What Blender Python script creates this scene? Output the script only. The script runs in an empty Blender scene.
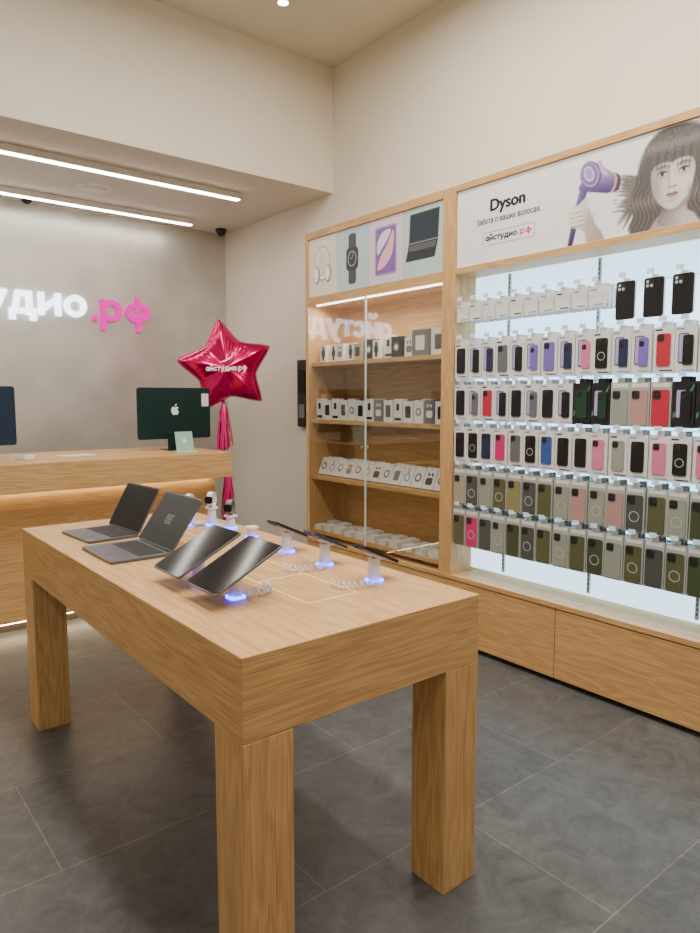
import bpy, math, random
import numpy as np
from mathutils import Matrix, Vector
random.seed(7)
R=math.radians
def lin(c):
    return tuple(((x/255)/12.92 if x/255<=0.04045 else ((x/255+0.055)/1.055)**2.4) for x in c)+(1,)
# ---------------------------------------------------------------- materials
MC={}
def mat(name,rgb,rough=.5,metal=0,emit=0,ecol=None,spec=None,trans=0,coat=0,alpha=None):
    if name in MC: return MC[name]
    m=bpy.data.materials.new(name); m.use_nodes=True
    b=m.node_tree.nodes['Principled BSDF']
    b.inputs['Base Color'].default_value=lin(rgb)
    b.inputs['Roughness'].default_value=rough
    b.inputs['Metallic'].default_value=metal
    b.inputs['Coat Weight'].default_value=coat
    if spec is not None: b.inputs['Specular IOR Level'].default_value=spec
    if emit:
        b.inputs['Emission Color'].default_value=lin(ecol or rgb)
        b.inputs['Emission Strength'].default_value=emit
    MC[name]=m; return m
def wood(name,axis,light=(212,170,114),dark=(166,122,75)):
    if name in MC: return MC[name]
    m=bpy.data.materials.new(name); m.use_nodes=True
    nt=m.node_tree; N=nt.nodes; Lk=nt.links; b=N['Principled BSDF']
    tc=N.new('ShaderNodeTexCoord')
    oi=N.new('ShaderNodeObjectInfo')
    add=N.new('ShaderNodeVectorMath'); add.operation='ADD'
    rs=N.new('ShaderNodeVectorMath'); rs.operation='SCALE'; rs.inputs['Scale'].default_value=3.0
    cb=N.new('ShaderNodeCombineXYZ')
    for i in range(3): Lk.new(oi.outputs['Random'],cb.inputs[i])
    Lk.new(cb.outputs[0],rs.inputs[0])
    Lk.new(tc.outputs['Object'],add.inputs[0]); Lk.new(rs.outputs[0],add.inputs[1])
    def mp(s_long,s_cross):
        q=N.new('ShaderNodeMapping'); s=[s_cross]*3; s['xyz'.index(axis)]=s_long
        q.inputs['Scale'].default_value=s; Lk.new(add.outputs[0],q.inputs['Vector']); return q
    a=mp(.7,7); n1=N.new('ShaderNodeTexNoise'); n1.inputs['Scale'].default_value=1.3; n1.inputs['Detail'].default_value=2
    n1.inputs['Distortion'].default_value=.2
    Lk.new(a.outputs[0],n1.inputs['Vector'])
    mm=N.new('ShaderNodeMath'); mm.operation='MULTIPLY'; mm.inputs[1].default_value=70
    Lk.new(n1.outputs['Fac'],mm.inputs[0])
    sn=N.new('ShaderNodeMath'); sn.operation='SINE'; Lk.new(mm.outputs[0],sn.inputs[0])
    c=mp(4,330); n2=N.new('ShaderNodeTexNoise'); n2.inputs['Scale'].default_value=1.5; n2.inputs['Detail'].default_value=4
    Lk.new(c.outputs[0],n2.inputs['Vector'])
    m2=N.new('ShaderNodeMath'); m2.operation='MULTIPLY_ADD'; m2.inputs[1].default_value=.06; m2.inputs[2].default_value=.0
    Lk.new(sn.outputs[0],m2.inputs[0])
    sm=N.new('ShaderNodeMath'); sm.operation='ADD'; Lk.new(m2.outputs[0],sm.inputs[0]); Lk.new(n2.outputs['Fac'],sm.inputs[1])
    cr=N.new('ShaderNodeValToRGB'); cr.color_ramp.elements[0].position=.25; cr.color_ramp.elements[1].position=.66
    cr.color_ramp.elements[0].color=lin(dark); cr.color_ramp.elements[1].color=lin(light)
    Lk.new(sm.outputs[0],cr.inputs['Fac']); Lk.new(cr.outputs[0],b.inputs['Base Color'])
    b.inputs['Roughness'].default_value=.5; b.inputs['Specular IOR Level'].default_value=.35
    bp=N.new('ShaderNodeBump'); bp.inputs['Strength'].default_value=.08; bp.inputs['Distance'].default_value=.002
    Lk.new(sm.outputs[0],bp.inputs['Height']); Lk.new(bp.outputs[0],b.inputs['Normal'])
    MC[name]=m; return m
WX=wood('oak_grain_x','x'); WY=wood('oak_grain_y','y'); WZ=wood('oak_grain_z','z')
def plaster(name,rgb,rough=.85,metal=0,var=.04,scale=3,bump=.05):
    m=bpy.data.materials.new(name); m.use_nodes=True
    nt=m.node_tree; N=nt.nodes; Lk=nt.links; b=N['Principled BSDF']
    tc=N.new('ShaderNodeTexCoord'); n=N.new('ShaderNodeTexNoise'); n.inputs['Scale'].default_value=scale; n.inputs['Detail'].default_value=6
    Lk.new(tc.outputs['Object'],n.inputs['Vector'])
    cr=N.new('ShaderNodeValToRGB'); c=lin(rgb)
    cr.color_ramp.elements[0].position=.3; cr.color_ramp.elements[1].position=.7
    cr.color_ramp.elements[0].color=tuple(x*(1-var) for x in c[:3])+(1,); cr.color_ramp.elements[1].color=tuple(min(1,x*(1+var)) for x in c[:3])+(1,)
    Lk.new(n.outputs['Fac'],cr.inputs['Fac']); Lk.new(cr.outputs[0],b.inputs['Base Color'])
    b.inputs['Roughness'].default_value=rough; b.inputs['Metallic'].default_value=metal
    n2=N.new('ShaderNodeTexNoise'); n2.inputs['Scale'].default_value=180
    Lk.new(tc.outputs['Object'],n2.inputs['Vector'])
    bp=N.new('ShaderNodeBump'); bp.inputs['Strength'].default_value=bump; bp.inputs['Distance'].default_value=.002
    Lk.new(n2.outputs['Fac'],bp.inputs['Height']); Lk.new(bp.outputs[0],b.inputs['Normal'])
    return m
WALL=plaster('wall_plaster',(228,221,205),var=.015); CEIL=plaster('ceiling_paint',(218,212,198),var=.015)
BACK=plaster('back_wall_metallic_plaster',(204,202,197),.36,.55,.09,3.5,.25)
FZ=-.05
def tiles():
    m=bpy.data.materials.new('grey_floor_tiles'); m.use_nodes=True
    nt=m.node_tree; N=nt.nodes; Lk=nt.links; b=N['Principled BSDF']
    tc=N.new('ShaderNodeTexCoord'); mp=N.new('ShaderNodeMapping'); mp.inputs['Location'].default_value=(-.5735+12.4,-.372+12.4,0)
    Lk.new(tc.outputs['Object'],mp.inputs['Vector'])
    br=N.new('ShaderNodeTexBrick'); br.inputs['Scale'].default_value=1; br.inputs['Brick Width'].default_value=1.24; br.inputs['Row Height'].default_value=.62
    br.inputs['Mortar Size'].default_value=.0022; br.inputs['Mortar Smooth'].default_value=.1; br.offset=.5
    br.inputs['Color1'].default_value=lin((92,93,93)); br.inputs['Color2'].default_value=lin((82,83,84)); br.inputs['Mortar'].default_value=lin((124,121,114))
    Lk.new(mp.outputs[0],br.inputs['Vector'])
    n=N.new('ShaderNodeTexNoise'); n.inputs['Scale'].default_value=7; n.inputs['Detail'].default_value=12; n.inputs['Roughness'].default_value=.8; n.inputs['Distortion'].default_value=.9
    Lk.new(tc.outputs['Object'],n.inputs['Vector'])
    cr=N.new('ShaderNodeValToRGB'); cr.color_ramp.elements[0].position=.36; cr.color_ramp.elements[1].position=.64
    cr.color_ramp.elements[0].color=(.6,.6,.6,1); cr.color_ramp.elements[1].color=(1.22,1.22,1.22,1)
    Lk.new(n.outputs['Fac'],cr.inputs['Fac'])
    mx=N.new('ShaderNodeMix'); mx.data_type='RGBA'; mx.blend_type='MULTIPLY'; mx.inputs[0].default_value=1
    Lk.new(br.outputs['Color'],mx.inputs[6]); Lk.new(cr.outputs[0],mx.inputs[7]); Lk.new(mx.outputs[2],b.inputs['Base Color'])
    b.inputs['Roughness'].default_value=.38; b.inputs['Specular IOR Level'].default_value=.45
    bp=N.new('ShaderNodeBump'); bp.inputs['Strength'].default_value=.5; bp.inputs['Distance'].default_value=.004
    n3=N.new('ShaderNodeTexNoise'); n3.inputs['Scale'].default_value=22; n3.inputs['Detail'].default_value=9; n3.inputs['Distortion'].default_value=.8
    Lk.new(tc.outputs['Object'],n3.inputs['Vector']); Lk.new(n3.outputs['Fac'],bp.inputs['Height']); Lk.new(bp.outputs[0],b.inputs['Normal'])
    return m
TILE=tiles()
def glassmat():
    m=bpy.data.materials.new('clear_glass'); m.use_nodes=True
    nt=m.node_tree; N=nt.nodes; Lk=nt.links; N.remove(N['Principled BSDF'])
    o=N['Material Output']; t=N.new('ShaderNodeBsdfTransparent'); t.inputs[0].default_value=(.97,.98,.975,1)
    g=N.new('ShaderNodeBsdfGlossy'); g.inputs['Roughness'].default_value=.0
    lw=N.new('ShaderNodeLayerWeight'); lw.inputs['Blend'].default_value=.5
    pw=N.new('ShaderNodeMath'); pw.operation='POWER'; pw.inputs[1].default_value=5; Lk.new(lw.outputs['Facing'],pw.inputs[0])
    ma=N.new('ShaderNodeMath'); ma.operation='MULTIPLY_ADD'; ma.inputs[1].default_value=.92; ma.inputs[2].default_value=.075; Lk.new(pw.outputs[0],ma.inputs[0])
    mx=N.new('ShaderNodeMixShader'); Lk.new(ma.outputs[0],mx.inputs[0]); Lk.new(t.outputs[0],mx.inputs[1]); Lk.new(g.outputs[0],mx.inputs[2])
    Lk.new(mx.outputs[0],o.inputs[0]); return m
GLASS=glassmat()
# ---------------------------------------------------------------- mesh builder
class MB:
    def __init__(s): s.v=[]; s.f=[]; s.m=[]; s.sm=[]
    def add(s,vs,fs,mi=0,smooth=False,mtx=None):
        o=len(s.v)
        for v in vs:
            v=Vector(v)
            if mtx is not None: v=mtx@v
            s.v.append(tuple(v))
        for f in fs: s.f.append([i+o for i in f]); s.m.append(mi); s.sm.append(smooth)
        return s
    def box(s,x0,x1,y0,y1,z0,z1,mi=0,mtx=None,mxy=None):
        vs=[(x0,y0,z0),(x1,y0,z0),(x1,y1,z0),(x0,y1,z0),(x0,y0,z1),(x1,y0,z1),(x1,y1,z1),(x0,y1,z1)]
        fs=[(0,3,2,1),(4,5,6,7),(0,1,5,4),(2,3,7,6),(1,2,6,5),(3,0,4,7)]
        s.add(vs,fs,mi,False,mtx)
        if mxy is not None:
            s.m[-4]=mxy; s.m[-3]=mxy
        return s
    def prism(s,pts,h0,h1,mi=0,mtx=None,smooth=False):
        n=len(pts); vs=[(x,y,h0) for x,y in pts]+[(x,y,h1) for x,y in pts]
        s.add(vs,[list(range(n))[::-1],list(range(n,2*n))],mi,False,mtx)
        o=len(s.v)-2*n
        for i in range(n):
            j=(i+1)%n; s.f.append([o+i,o+j,o+n+j,o+n+i]); s.m.append(mi); s.sm.append(smooth)
        return s
    def ringplate(s,o_,i_,h0,h1,mi=0,mtx=None):
        n=len(o_)
        vs=[(x,y,h1) for x,y in o_]+[(x,y,h1) for x,y in i_]+[(x,y,h0) for x,y in o_]+[(x,y,h0) for x,y in i_]
        fs=[]
        for k in range(n):
            j=(k+1)%n
            fs+=[[k,j,n+j,n+k],[2*n+k,3*n+k,3*n+j,2*n+j],[k,2*n+k,2*n+j,j],[n+k,n+j,3*n+j,3*n+k]]
        return s.add(vs,fs,mi,False,mtx)
    def cyl(s,c,r,h,mi=0,seg=24,r2=None,mtx=None):
        r2=r if r2 is None else r2
        vs=[(c[0]+r*math.cos(2*math.pi*i/seg),c[1]+r*math.sin(2*math.pi*i/seg),c[2]) for i in range(seg)]
        vs+=[(c[0]+r2*math.cos(2*math.pi*i/seg),c[1]+r2*math.sin(2*math.pi*i/seg),c[2]+h) for i in range(seg)]
        s.add(vs,[list(range(seg))[::-1],list(range(seg,2*seg))],mi,False,mtx)
        o=len(s.v)-2*seg
        for i in range(seg):
            j=(i+1)%seg; s.f.append([o+i,o+j,o+seg+j,o+seg+i]); s.m.append(mi); s.sm.append(True)
        return s
    def tube(s,pts,r,seg=8,mi=0,mtx=None):
        pts=[Vector(p) for p in pts]; n=len(pts); vs=[]
        up=Vector((0,0,1))
        for i,p in enumerate(pts):
            t=(pts[min(i+1,n-1)]-pts[max(i-1,0)]).normalized()
            a=t.cross(up)
            if a.length<1e-3: a=t.cross(Vector((1,0,0)))
            a.normalize(); b=t.cross(a).normalized()
            for k in range(seg):
                an=2*math.pi*k/seg; vs.append(p+r*(math.cos(an)*a+math.sin(an)*b))
        fs=[]
        for i in range(n-1):
            for k in range(seg):
                k2=(k+1)%seg; fs.append([i*seg+k,i*seg+k2,(i+1)*seg+k2,(i+1)*seg+k])
        fs.append(list(range(seg))[::-1]); fs.append([(n-1)*seg+k for k in range(seg)])
        s.add(vs,fs,mi,True,mtx); return s
    def obj(s,name,mats,parent=None,loc=(0,0,0),rot=(0,0,0),bevel=0,seg=2,col=None):
        me=bpy.data.meshes.new(name); me.from_pydata(s.v,[],s.f)
        if not isinstance(mats,(list,tuple)): mats=[mats]
        for m in mats: me.materials.append(m)
        for p,mi,sm in zip(me.polygons,s.m,s.sm): p.material_index=mi; p.use_smooth=sm
        me.update()
        o=bpy.data.objects.new(name,me); bpy.context.scene.collection.objects.link(o)
        o.location=loc; o.rotation_euler=rot
        if parent: o.parent=parent
        if bevel:
            b=o.modifiers.new('bevel','BEVEL'); b.width=bevel; b.segments=seg; b.limit_method='ANGLE'; b.angle_limit=R(40)
        return o
def thing(name,label,cat,loc=(0,0,0),rot=(0,0,0),group=None):
    e=bpy.data.objects.new(name,None); e.empty_display_size=.1; bpy.context.scene.collection.objects.link(e)
    e.location=loc; e.rotation_euler=rot; tag(e,label,cat,group); return e
def tag(o,label,cat,group=None):
    o['label']=label; o['category']=cat
    if group: o['group']=group
def struct(o): o['kind']='structure'; return o
def rr(w,h,r,n=5,cx=0,cy=0):
    pts=[]
    for (sx,sy,a0) in ((1,1,0),(-1,1,90),(-1,-1,180),(1,-1,270)):
        for i in range(n+1):
            a=R(a0+90*i/n); pts.append((cx+sx*(w/2-r)+r*math.cos(a),cy+sy*(h/2-r)+r*math.sin(a)))
    return pts
def smooth(pts,k=6,closed=True):
    out=[]; n=len(pts)
    for i in range(n):
        p0,p1,p2,p3=[pts[(i+j-1)%n] for j in range(4)]
        for q in range(k):
            t=q/k
            out.append(tuple(.5*((2*p1[c])+(-p0[c]+p2[c])*t+(2*p0[c]-5*p1[c]+4*p2[c]-p3[c])*t*t+(-p0[c]+3*p1[c]-3*p2[c]+p3[c])*t**3) for c in (0,1)))
    return out
def text(name,body,x0,y0,w,h,m,parent,mtx,ext=.0004,bold=0):
    cu=bpy.data.curves.new(name,'FONT'); cu.body=body; cu.size=1; cu.extrude=0.02; cu.resolution_u=4
    to=bpy.data.objects.new(name,cu); bpy.context.scene.collection.objects.link(to)
    dg=bpy.context.evaluated_depsgraph_get(); me=bpy.data.meshes.new_from_object(to.evaluated_get(dg))
    bpy.data.objects.remove(to)
    xs=[v.co.x for v in me.vertices]; ys=[v.co.y for v in me.vertices]
    a,b=min(xs),max(xs); c,d=min(ys),max(ys)
    mb=MB(); fs=[list(p.vertices) for p in me.polygons]
    k=0
    for (dx,dy) in ([(0,0)] if not bold else [(-bold,0),(0,0),(bold,0),(0,bold*.6),(0,-bold*.6)]):
        mb.add([(x0+dx+(v.co.x-a)/(b-a)*w, y0+dy+(v.co.y-c)/(d-c)*h, (v.co.z+.02)/.04*(ext+k*.0001)) for v in me.vertices],fs,0,False,mtx); k+=1
    return mb.obj(name,m,parent)
def arcp(cx,cy,rx,ry,a0,a1,n=20): return [(cx+rx*math.cos(R(a0+(a1-a0)*i/n)),cy+ry*math.sin(R(a0+(a1-a0)*i/n))) for i in range(n+1)]
GL={
'а':(.95,[arcp(.45,.5,.33,.38,0,360),[(.82,.88),(.82,.12)]]),
'й':(.98,[[(.12,.88),(.12,.12)],[(.84,.88),(.84,.12)],[(.12,.2),(.84,.8)],arcp(.48,1.42,.24,.16,180,360,8)]),
'с':(.86,[arcp(.5,.5,.38,.38,50,310)]),
'т':(.86,[[(.1,.88),(.78,.88)],[(.44,.88),(.44,.12)]]),
'у':(.92,[[(.1,.88),(.46,.12)],[(.84,.88),(.36,-.18),(.16,-.25)]]),
'д':(1.08,[[(.1,-.16),(.1,.12),(.98,.12),(.98,-.16)],[(.22,.12),(.36,.88),(.82,.88),(.82,.12)]]),
'и':(.98,[[(.12,.88),(.12,.12)],[(.84,.88),(.84,.12)],[(.12,.2),(.84,.8)]]),
'о':(1.0,[arcp(.5,.5,.38,.38,0,360)]),
'р':(1.0,[arcp(.5,.5,.38,.38,0,360),[(.12,.88),(.12,-.3)]]),
'ф':(1.28,[arcp(.64,.5,.5,.36,0,360),[(.64,1.12),(.64,-.3)]]),
'.':(.26,[[(.13,.12),(.131,.12)]]),
}
def strokes(name,body,x0,y0,xh,width,m,parent,mtx,ext,w=.235,gap=.13):
    adv=sum(GL[c][0] for c in body)+gap*(len(body)-1); sx=width/adv; b=MB(); x=0; k=0
    for c in body:
        for pl in GL[c][1]:
            closed=len(pl)>10 and abs(pl[0][0]-pl[-1][0])<1e-6 and abs(pl[0][1]-pl[-1][1])<1e-6
            P=[Vector((x0+(x+p[0])*sx,y0+p[1]*xh)) for p in pl]; hw=w*xh/2
            n=len(P); o=[];i_=[]
            for q in range(n):
                if closed:
                    a=P[(q-1)%(n-1)]; d=P[(q+1)%(n-1)]; 
                    dr=(d-a).normalized(); nn=Vector((-dr.y,dr.x)); s_=1
                else:
                    if q==0: dr=(P[1]-P[0]).normalized(); nn=Vector((-dr.y,dr.x)); s_=1
                    elif q==n-1: dr=(P[-1]-P[-2]).normalized(); nn=Vector((-dr.y,dr.x)); s_=1
                    else:
                        d1=(P[q]-P[q-1]).normalized(); d2=(P[q+1]-P[q]).normalized()
                        nn=(Vector((-d1.y,d1.x))+Vector((-d2.y,d2.x))).normalized(); s_=1/max(.4,nn.dot(Vector((-d1.y,d1.x))))
                e=Vector((0,0))
                if not closed and q==0: e=-(P[1]-P[0]).normalized()*hw
                if not closed and q==n-1: e=(P[-1]-P[-2]).normalized()*hw
                o.append(P[q]+nn*hw*s_+e); i_.append(P[q]-nn*hw*s_+e)
            if closed: b.ringplate([tuple(v) for v in i_[:-1]],[tuple(v) for v in o[:-1]],0,ext+k*.0002,mtx=mtx)
            else: b.prism([tuple(v) for v in i_]+[tuple(v) for v in o[::-1]],0,ext+k*.0002,mtx=mtx)
            k=(k+1)%4
        x+=GL[c][0]+gap
    return b.obj(name,m,parent)
YB=6.42; XR=3.5; ZL=3.16; ZH=4.13; YK=4.6
# ---------------------------------------------------------------- room
struct(MB().box(-3.6,XR+.1,-3.1,YB+.1,-.1+FZ,FZ).obj('floor',TILE))
struct(MB().box(XR,XR+.1,-3.1,YB+.1,FZ,ZH+.1).obj('wall_right',WALL))
struct(MB().box(-3.6,XR,YB,YB+.1,FZ,ZH+.1).obj('wall_back',BACK))
struct(MB().box(-3.6,-3.5,-3.1,YB,FZ,ZH+.1).obj('wall_left',WALL))
struct(MB().box(-3.5,XR,-3.1,-3.0,FZ,ZH+.1).obj('wall_front',WALL))
struct(MB().box(-3.5,XR,YK,YB,ZL,ZH).obj('ceiling',CEIL))
struct(MB().box(-3.5,XR,-3.0,YB,ZH,ZH+.1).obj('ceiling',CEIL))
struct(MB().box(-3.5,XR,YK-.012,YK,ZL,ZH).obj('wall_bulkhead',WALL))
struct(MB().box(XR-.012,XR,4.46,YB,FZ,.02).obj('baseboard_right',mat('baseboard_grey',(150,142,130),.5)))
# ---------------------------------------------------------------- table
tb=thing('display_table','chunky light oak retail display table on grey tiled floor','table',(0,0,FZ))
TX0,TX1,TY0,TY1=.769,1.613,1.368,3.42; TH=.89; th=TH-FZ
MB().box(TX0,TX1,TY0,TY1,th-.216,th,0,mxy=1).obj('tabletop',[WY,WX],tb,bevel=.003)
L=.145
for x in (TX0,TX1-L):
    for y in (TY0,TY1-L):
        MB().box(x,x+L,y,y+L,0,th-.216).obj('leg',WZ,tb,bevel=.003)
inl=mat('inlay_light',(255,226,160),.4,0,.3)
for y0,y1 in ((1.62,2.22),(2.36,2.96)):
    b=MB(); x0,x1=1.14,1.33; w=.0035; z0,z1=th-.002,th+.0006
    b.box(x0,x0+w,y0,y1,z0,z1).box(x1-w,x1,y0,y1,z0,z1).box(x0+w,x1-w,y0,y0+w,z0,z1).box(x0+w,x1-w,y1-w,y1,z0,z1)
    b.box(x0+w,x1-w,(y0+y1)/2-w/2,(y0+y1)/2+w/2,z0,z1)
    b.obj('cable_hatch',inl,tb)
T=TH+.0008
# ---------------------------------------------------------------- laptops
gray=mat('space_gray_aluminium',(104,106,112),.35,.8); dk=mat('black_glass_screen',(8,8,10),.08,0,spec=.25); key=mat('black_keys',(22,22,25),.5)
white=mat('white_plastic',(232,232,230),.4); lit=mat('screen_text_white',(200,200,205),.5,0,.2)
dk2=mat('grey_glass_screen',(34,34,37),.15,0,.05,(90,90,100),spec=.3)
def laptop(loc,rz,lean,withtext,s=1):
    t=thing('laptop','open dark grey aluminium laptop standing on the oak table','laptop',loc,(0,0,rz),group='laptops on the table')
    W,D=.34*s,.24*s
    MB().prism(rr(D,W,.012),0,.011).obj('laptop_base',gray,t,bevel=.002)
    k=MB(); k.prism(rr(.105,.285,.004,3,.047,0),.0111,.0116)
    kb=k.obj('keyboard',mat('keyboard_well',(40,41,45),.6),t)
    k=MB()
    for r in range(6):
        for c in range(14):
            if r==0 and 4<=c<=8:
                continue
            k.box(-.001+r*.0168,.0125+r*.0168,-.139+c*.0199,-.1215+c*.0199,.0117,.0127)
    k.box(-.001,.0125,-.139+4*.0199,-.139+9*.0199-.003,.0117,.0127)
    k.obj('keys',key,kb)
    MB().prism(rr(.08,.13,.005,3,-.06,0),.0111,.0114).obj('trackpad',mat('trackpad_grey',(88,90,96),.3,.6),t)
    lid=MB().prism(rr(D-.005,W,.012,5,(D-.005)/2,0),-.003,.003).obj('lid',gray,t,(D/2-.002,0,.013),(0,-(R(90)-lean),0),bevel=.001)
    MB().prism(rr(D-.018,W-.008,.007,4,(D-.005)/2,0),.0031,.0036).obj('screen',dk2 if withtext else dk,lid)
    if withtext:
        b=MB(); random.seed(3)
        for r in range(5):
            y=-.0
            while y<.06:
                w=random.uniform(.001,.004); b.box(.10+r*.009,.1016+r*.009,-y-w+.03,-y+.03,.0038,.0041); y+=w+.0025
        b.obj('screen_text',lit,lid)
    MB().cyl((0,0,0),.005,.28,mtx=Matrix.Translation((D/2-.003,.14,.010))@Matrix.Rotation(R(90),4,'X')).obj('hinge',key,t)
laptop((1.0,3.03,T),R(4),R(29),False,.93)
laptop((.965,2.62,T),R(0),R(35),True)
# ---------------------------------------------------------------- stands with coiled cables
blue=mat('blue_led_glow',(30,60,255),.4,0,16,(15,40,255))
def coilpts(path,r,turns,n=20):
    path=[Vector(p) for p in path]; out=[]
    N=turns*n
    for i in range(N+1):
        t=i/N*(len(path)-1); k=min(int(t),len(path)-2); fr=t-k
        p=path[k].lerp(path[k+1],fr); d=(path[k+1]-path[k]).normalized()
        a=d.cross(Vector((0,0,1))).normalized(); b=d.cross(a); an=2*math.pi*i/n
        out.append(p+r*(math.cos(an)*a+math.sin(an)*b))
    return out
def stand(x,y,h,tilt,padw,padl,coil,lab,rz=0):
    t=thing('security_stand',lab,'device stand',(x,y,T),(0,0,rz),group='security stands on the table')
    MB().prism(rr(.052,.052,.012),0,.007).obj('led_ring',blue,t)
    MB().cyl((0,0,.007),.023,h-.013,seg=24,r2=.019).obj('post',white,t,bevel=.001)
    MB().prism(rr(padl,padw,.008),-.004,.004).obj('holder_pad',white,t,(0,0,h),(0,tilt,0))
    if coil:
        p=coilpts(coil,.010,11,14); MB().tube(p,.0022,6).obj('coiled_cable',white,t)
    return t
S='white security stand with glowing blue base and coiled cable on table'
def device(name,label,cat,x,y,z,W,Ln,tilt,th,rz=0,group=None,cam=True,bodym=None):
    t=thing(name,label,cat,(x,y,z),(0,tilt,rz),group=group)
    MB().prism(rr(Ln,W,.012 if W>.1 else .009),-th/2,th/2).obj('device_body',bodym or gray,t,bevel=.0012)
    MB().prism(rr(Ln-.008,W-.008,.01 if W>.1 else .007),th/2+.0001,th/2+.0005).obj('screen',dk,t)
    if cam:
        s=1 if tilt<0 else -1
        MB().prism(rr(.03,.03,.007,4,s*(Ln/2-.024),W/2-.022),-th/2-.003,-th/2).obj('camera_bump',bodym or gray,t)
def on_pad(x,y,h,tilt,th):
    d=.004+th/2+.0006
    return (x+math.sin(tilt)*d, y, T+h+math.cos(tilt)*d)
for y,c in ((1.808,[(.03,-.02,.0125),(.07,-.035,.0125),(.11,-.02,.0125),(.125,.03,.0125)]),(2.055,[(.03,-.02,.0125),(.07,-.035,.0125),(.11,-.02,.0125)])):
    tl=-R(27); stand(1.0,y,.097,tl,.07,.09,c,S)
    px,py,pz=on_pad(1.0,y,.097,tl,.007)
    device('tablet','large dark tablet tilted on a white security stand','tablet',px,py,pz,.20,.255,tl,.007,group='tablets on the table')
pm=[mat('phone_body_black',(30,30,33),.3,.4),mat('phone_body_blue',(60,72,95),.3,.5),mat('phone_body_dark',(45,42,44),.3,.5)]
for i,(x,y,hh) in enumerate(((1.456,1.689,.085),(1.458,1.967,.085),(1.467,2.231,.085))):
    tl=R(25); stand(x,y,hh,tl,.04,.06,[(-.02,-.035,.0125),(-.06,-.055,.0125),(-.11,-.04,.0125),(-.15,-.01,.0125),(-.15,.04,.0125)],S)
    px,py,pz=on_pad(x,y,hh,tl,.010)
    device('smartphone','dark smartphone tilted on a white security stand','phone',px,py,pz,.078,.165,tl,.010,group='phones on the table',bodym=pm[i%3])
def ell(cx,cy,rx,ry,rot=0,n=28):
    c,s=math.cos(rot),math.sin(rot); return [(cx+rx*math.cos(2*math.pi*i/n)*c-ry*math.sin(2*math.pi*i/n)*s,cy+rx*math.cos(2*math.pi*i/n)*s+ry*math.sin(2*math.pi*i/n)*c) for i in range(n)]
for (x,y,hh,bm,lab) in ((1.42,3.00,.075,white,'white'),(1.50,2.93,.085,white,'white'),(1.53,2.80,.06,mat('band_grey',(120,122,124),.5),'grey')):
    stand(x,y,hh,0,.05,.05,[(-.03,.02,.0125),(-.06,.03,.0125),(-.09,.01,.0125)],S)
    t=thing('smartwatch','smartwatch with looped %s band standing on a white security stand'%lab,'watch',(x,y,T+hh+.0046),(0,0,R(35)),group='watches on the table')
    W_=Matrix(((1,0,0,0),(0,0,-1,0),(0,1,0,.036),(0,0,0,1)))
    MB().ringplate(ell(0,0,.027,.036),ell(0,0,.024,.033),-.013,.013,mtx=W_).obj('watch_band',bm,t)
    MB().prism(rr(.038,.034,.009),0,.009,mtx=Matrix(((0,0,-1,-.0245),(1,0,0,0),(0,1,0,.036),(0,0,0,1)))).obj('watch_case',pm[0],t,bevel=.001)
stand(1.50,2.56,.045,0,.05,.05,None,'short empty white security stand on the oak table')
# ---------------------------------------------------------------- wall furniture
XF=3.1; YL0,YL1=2.97,4.42; YD=2.865; YE=1.0; ZT=2.745; ZS=2.25
cab=thing('glass_display_cabinet','tall oak shelf cabinet with glass doors along the wall','cabinet',(0,0,0))
MB().box(XF,XR-.002,YL1-.03,YL1,.4,ZT).obj('side_panel',WZ,cab,bevel=.001)
MB().box(XR-.02,XR-.002,YL0,YL1-.03,.4,ZT).obj('back_panel',WY,cab)
MB().box(XF,XR-.02,YL0,YL1-.03,ZT-.05,ZT).obj('top_panel',WY,cab)
MB().box(XF,XR-.02,YL0,YL1-.03,ZS-.04,ZS+.012).obj('header_rail',WY,cab)
MB().box(XF+.012,XF+.03,YL0,YL1-.03,ZS+.012,ZT-.05).obj('header_board',WY,cab)
SH=[1.77,1.33,.89,.46]
for z in SH: MB().box(XF+.03,XR-.02,YL0,YL1-.03,z-.03,z).obj('shelf',WY,cab,bevel=.001)
led=mat('warm_led_strip',(255,248,235),.4,0,8,(255,244,226))
MB().box(XF+.06,XF+.072,YL0+.03,YL1-.06,ZS-.05,ZS-.04).obj('led_strip',led,cab)
ymid=3.70; gedge=mat('polished_glass_edge',(190,206,200),.2,0,.15)
for a,b in ((YL0+.004,ymid-.002),(ymid+.002,YL1-.034)):
    g=MB().box(XF+.002,XF+.008,a,b,.43,ZS-.045).obj('glass_door',GLASS,cab)
    ye=b if a<3.5 else a; sg_=-1 if a<3.5 else 1
    MB().box(XF+.001,XF+.009,min(ye,ye+sg_*.0035),max(ye,ye+sg_*.0035),.43,ZS-.045).obj('glass_edge',gedge,g)
    MB().cyl((0,0,0),.012,.008,mtx=Matrix.Translation((XF-.006,ymid+(.03 if a>3.5 else -.03),1.15))@Matrix.Rotation(R(90),4,'Y')).obj('door_lock',mat('chrome',(200,200,200),.2,1),g)
def wallm(x,y,z):
    return Matrix(((0,0,-1,x),(-1,0,0,y),(0,1,0,z),(0,0,0,1)))
def shp(name,pts,m,parent,mtx,layer,th=.0006,sm=True):
    b=MB().prism(smooth(pts) if sm else pts,layer*.0008,layer*.0008+th,mtx=mtx); return b.obj(name,m,parent)
PW=(YL1-.03-YL0)/4; PZ0,PZ1=ZS+.014,ZT-.052
pc=[(222,214,192),(176,198,206),(208,192,206),(170,198,190)]
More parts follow.
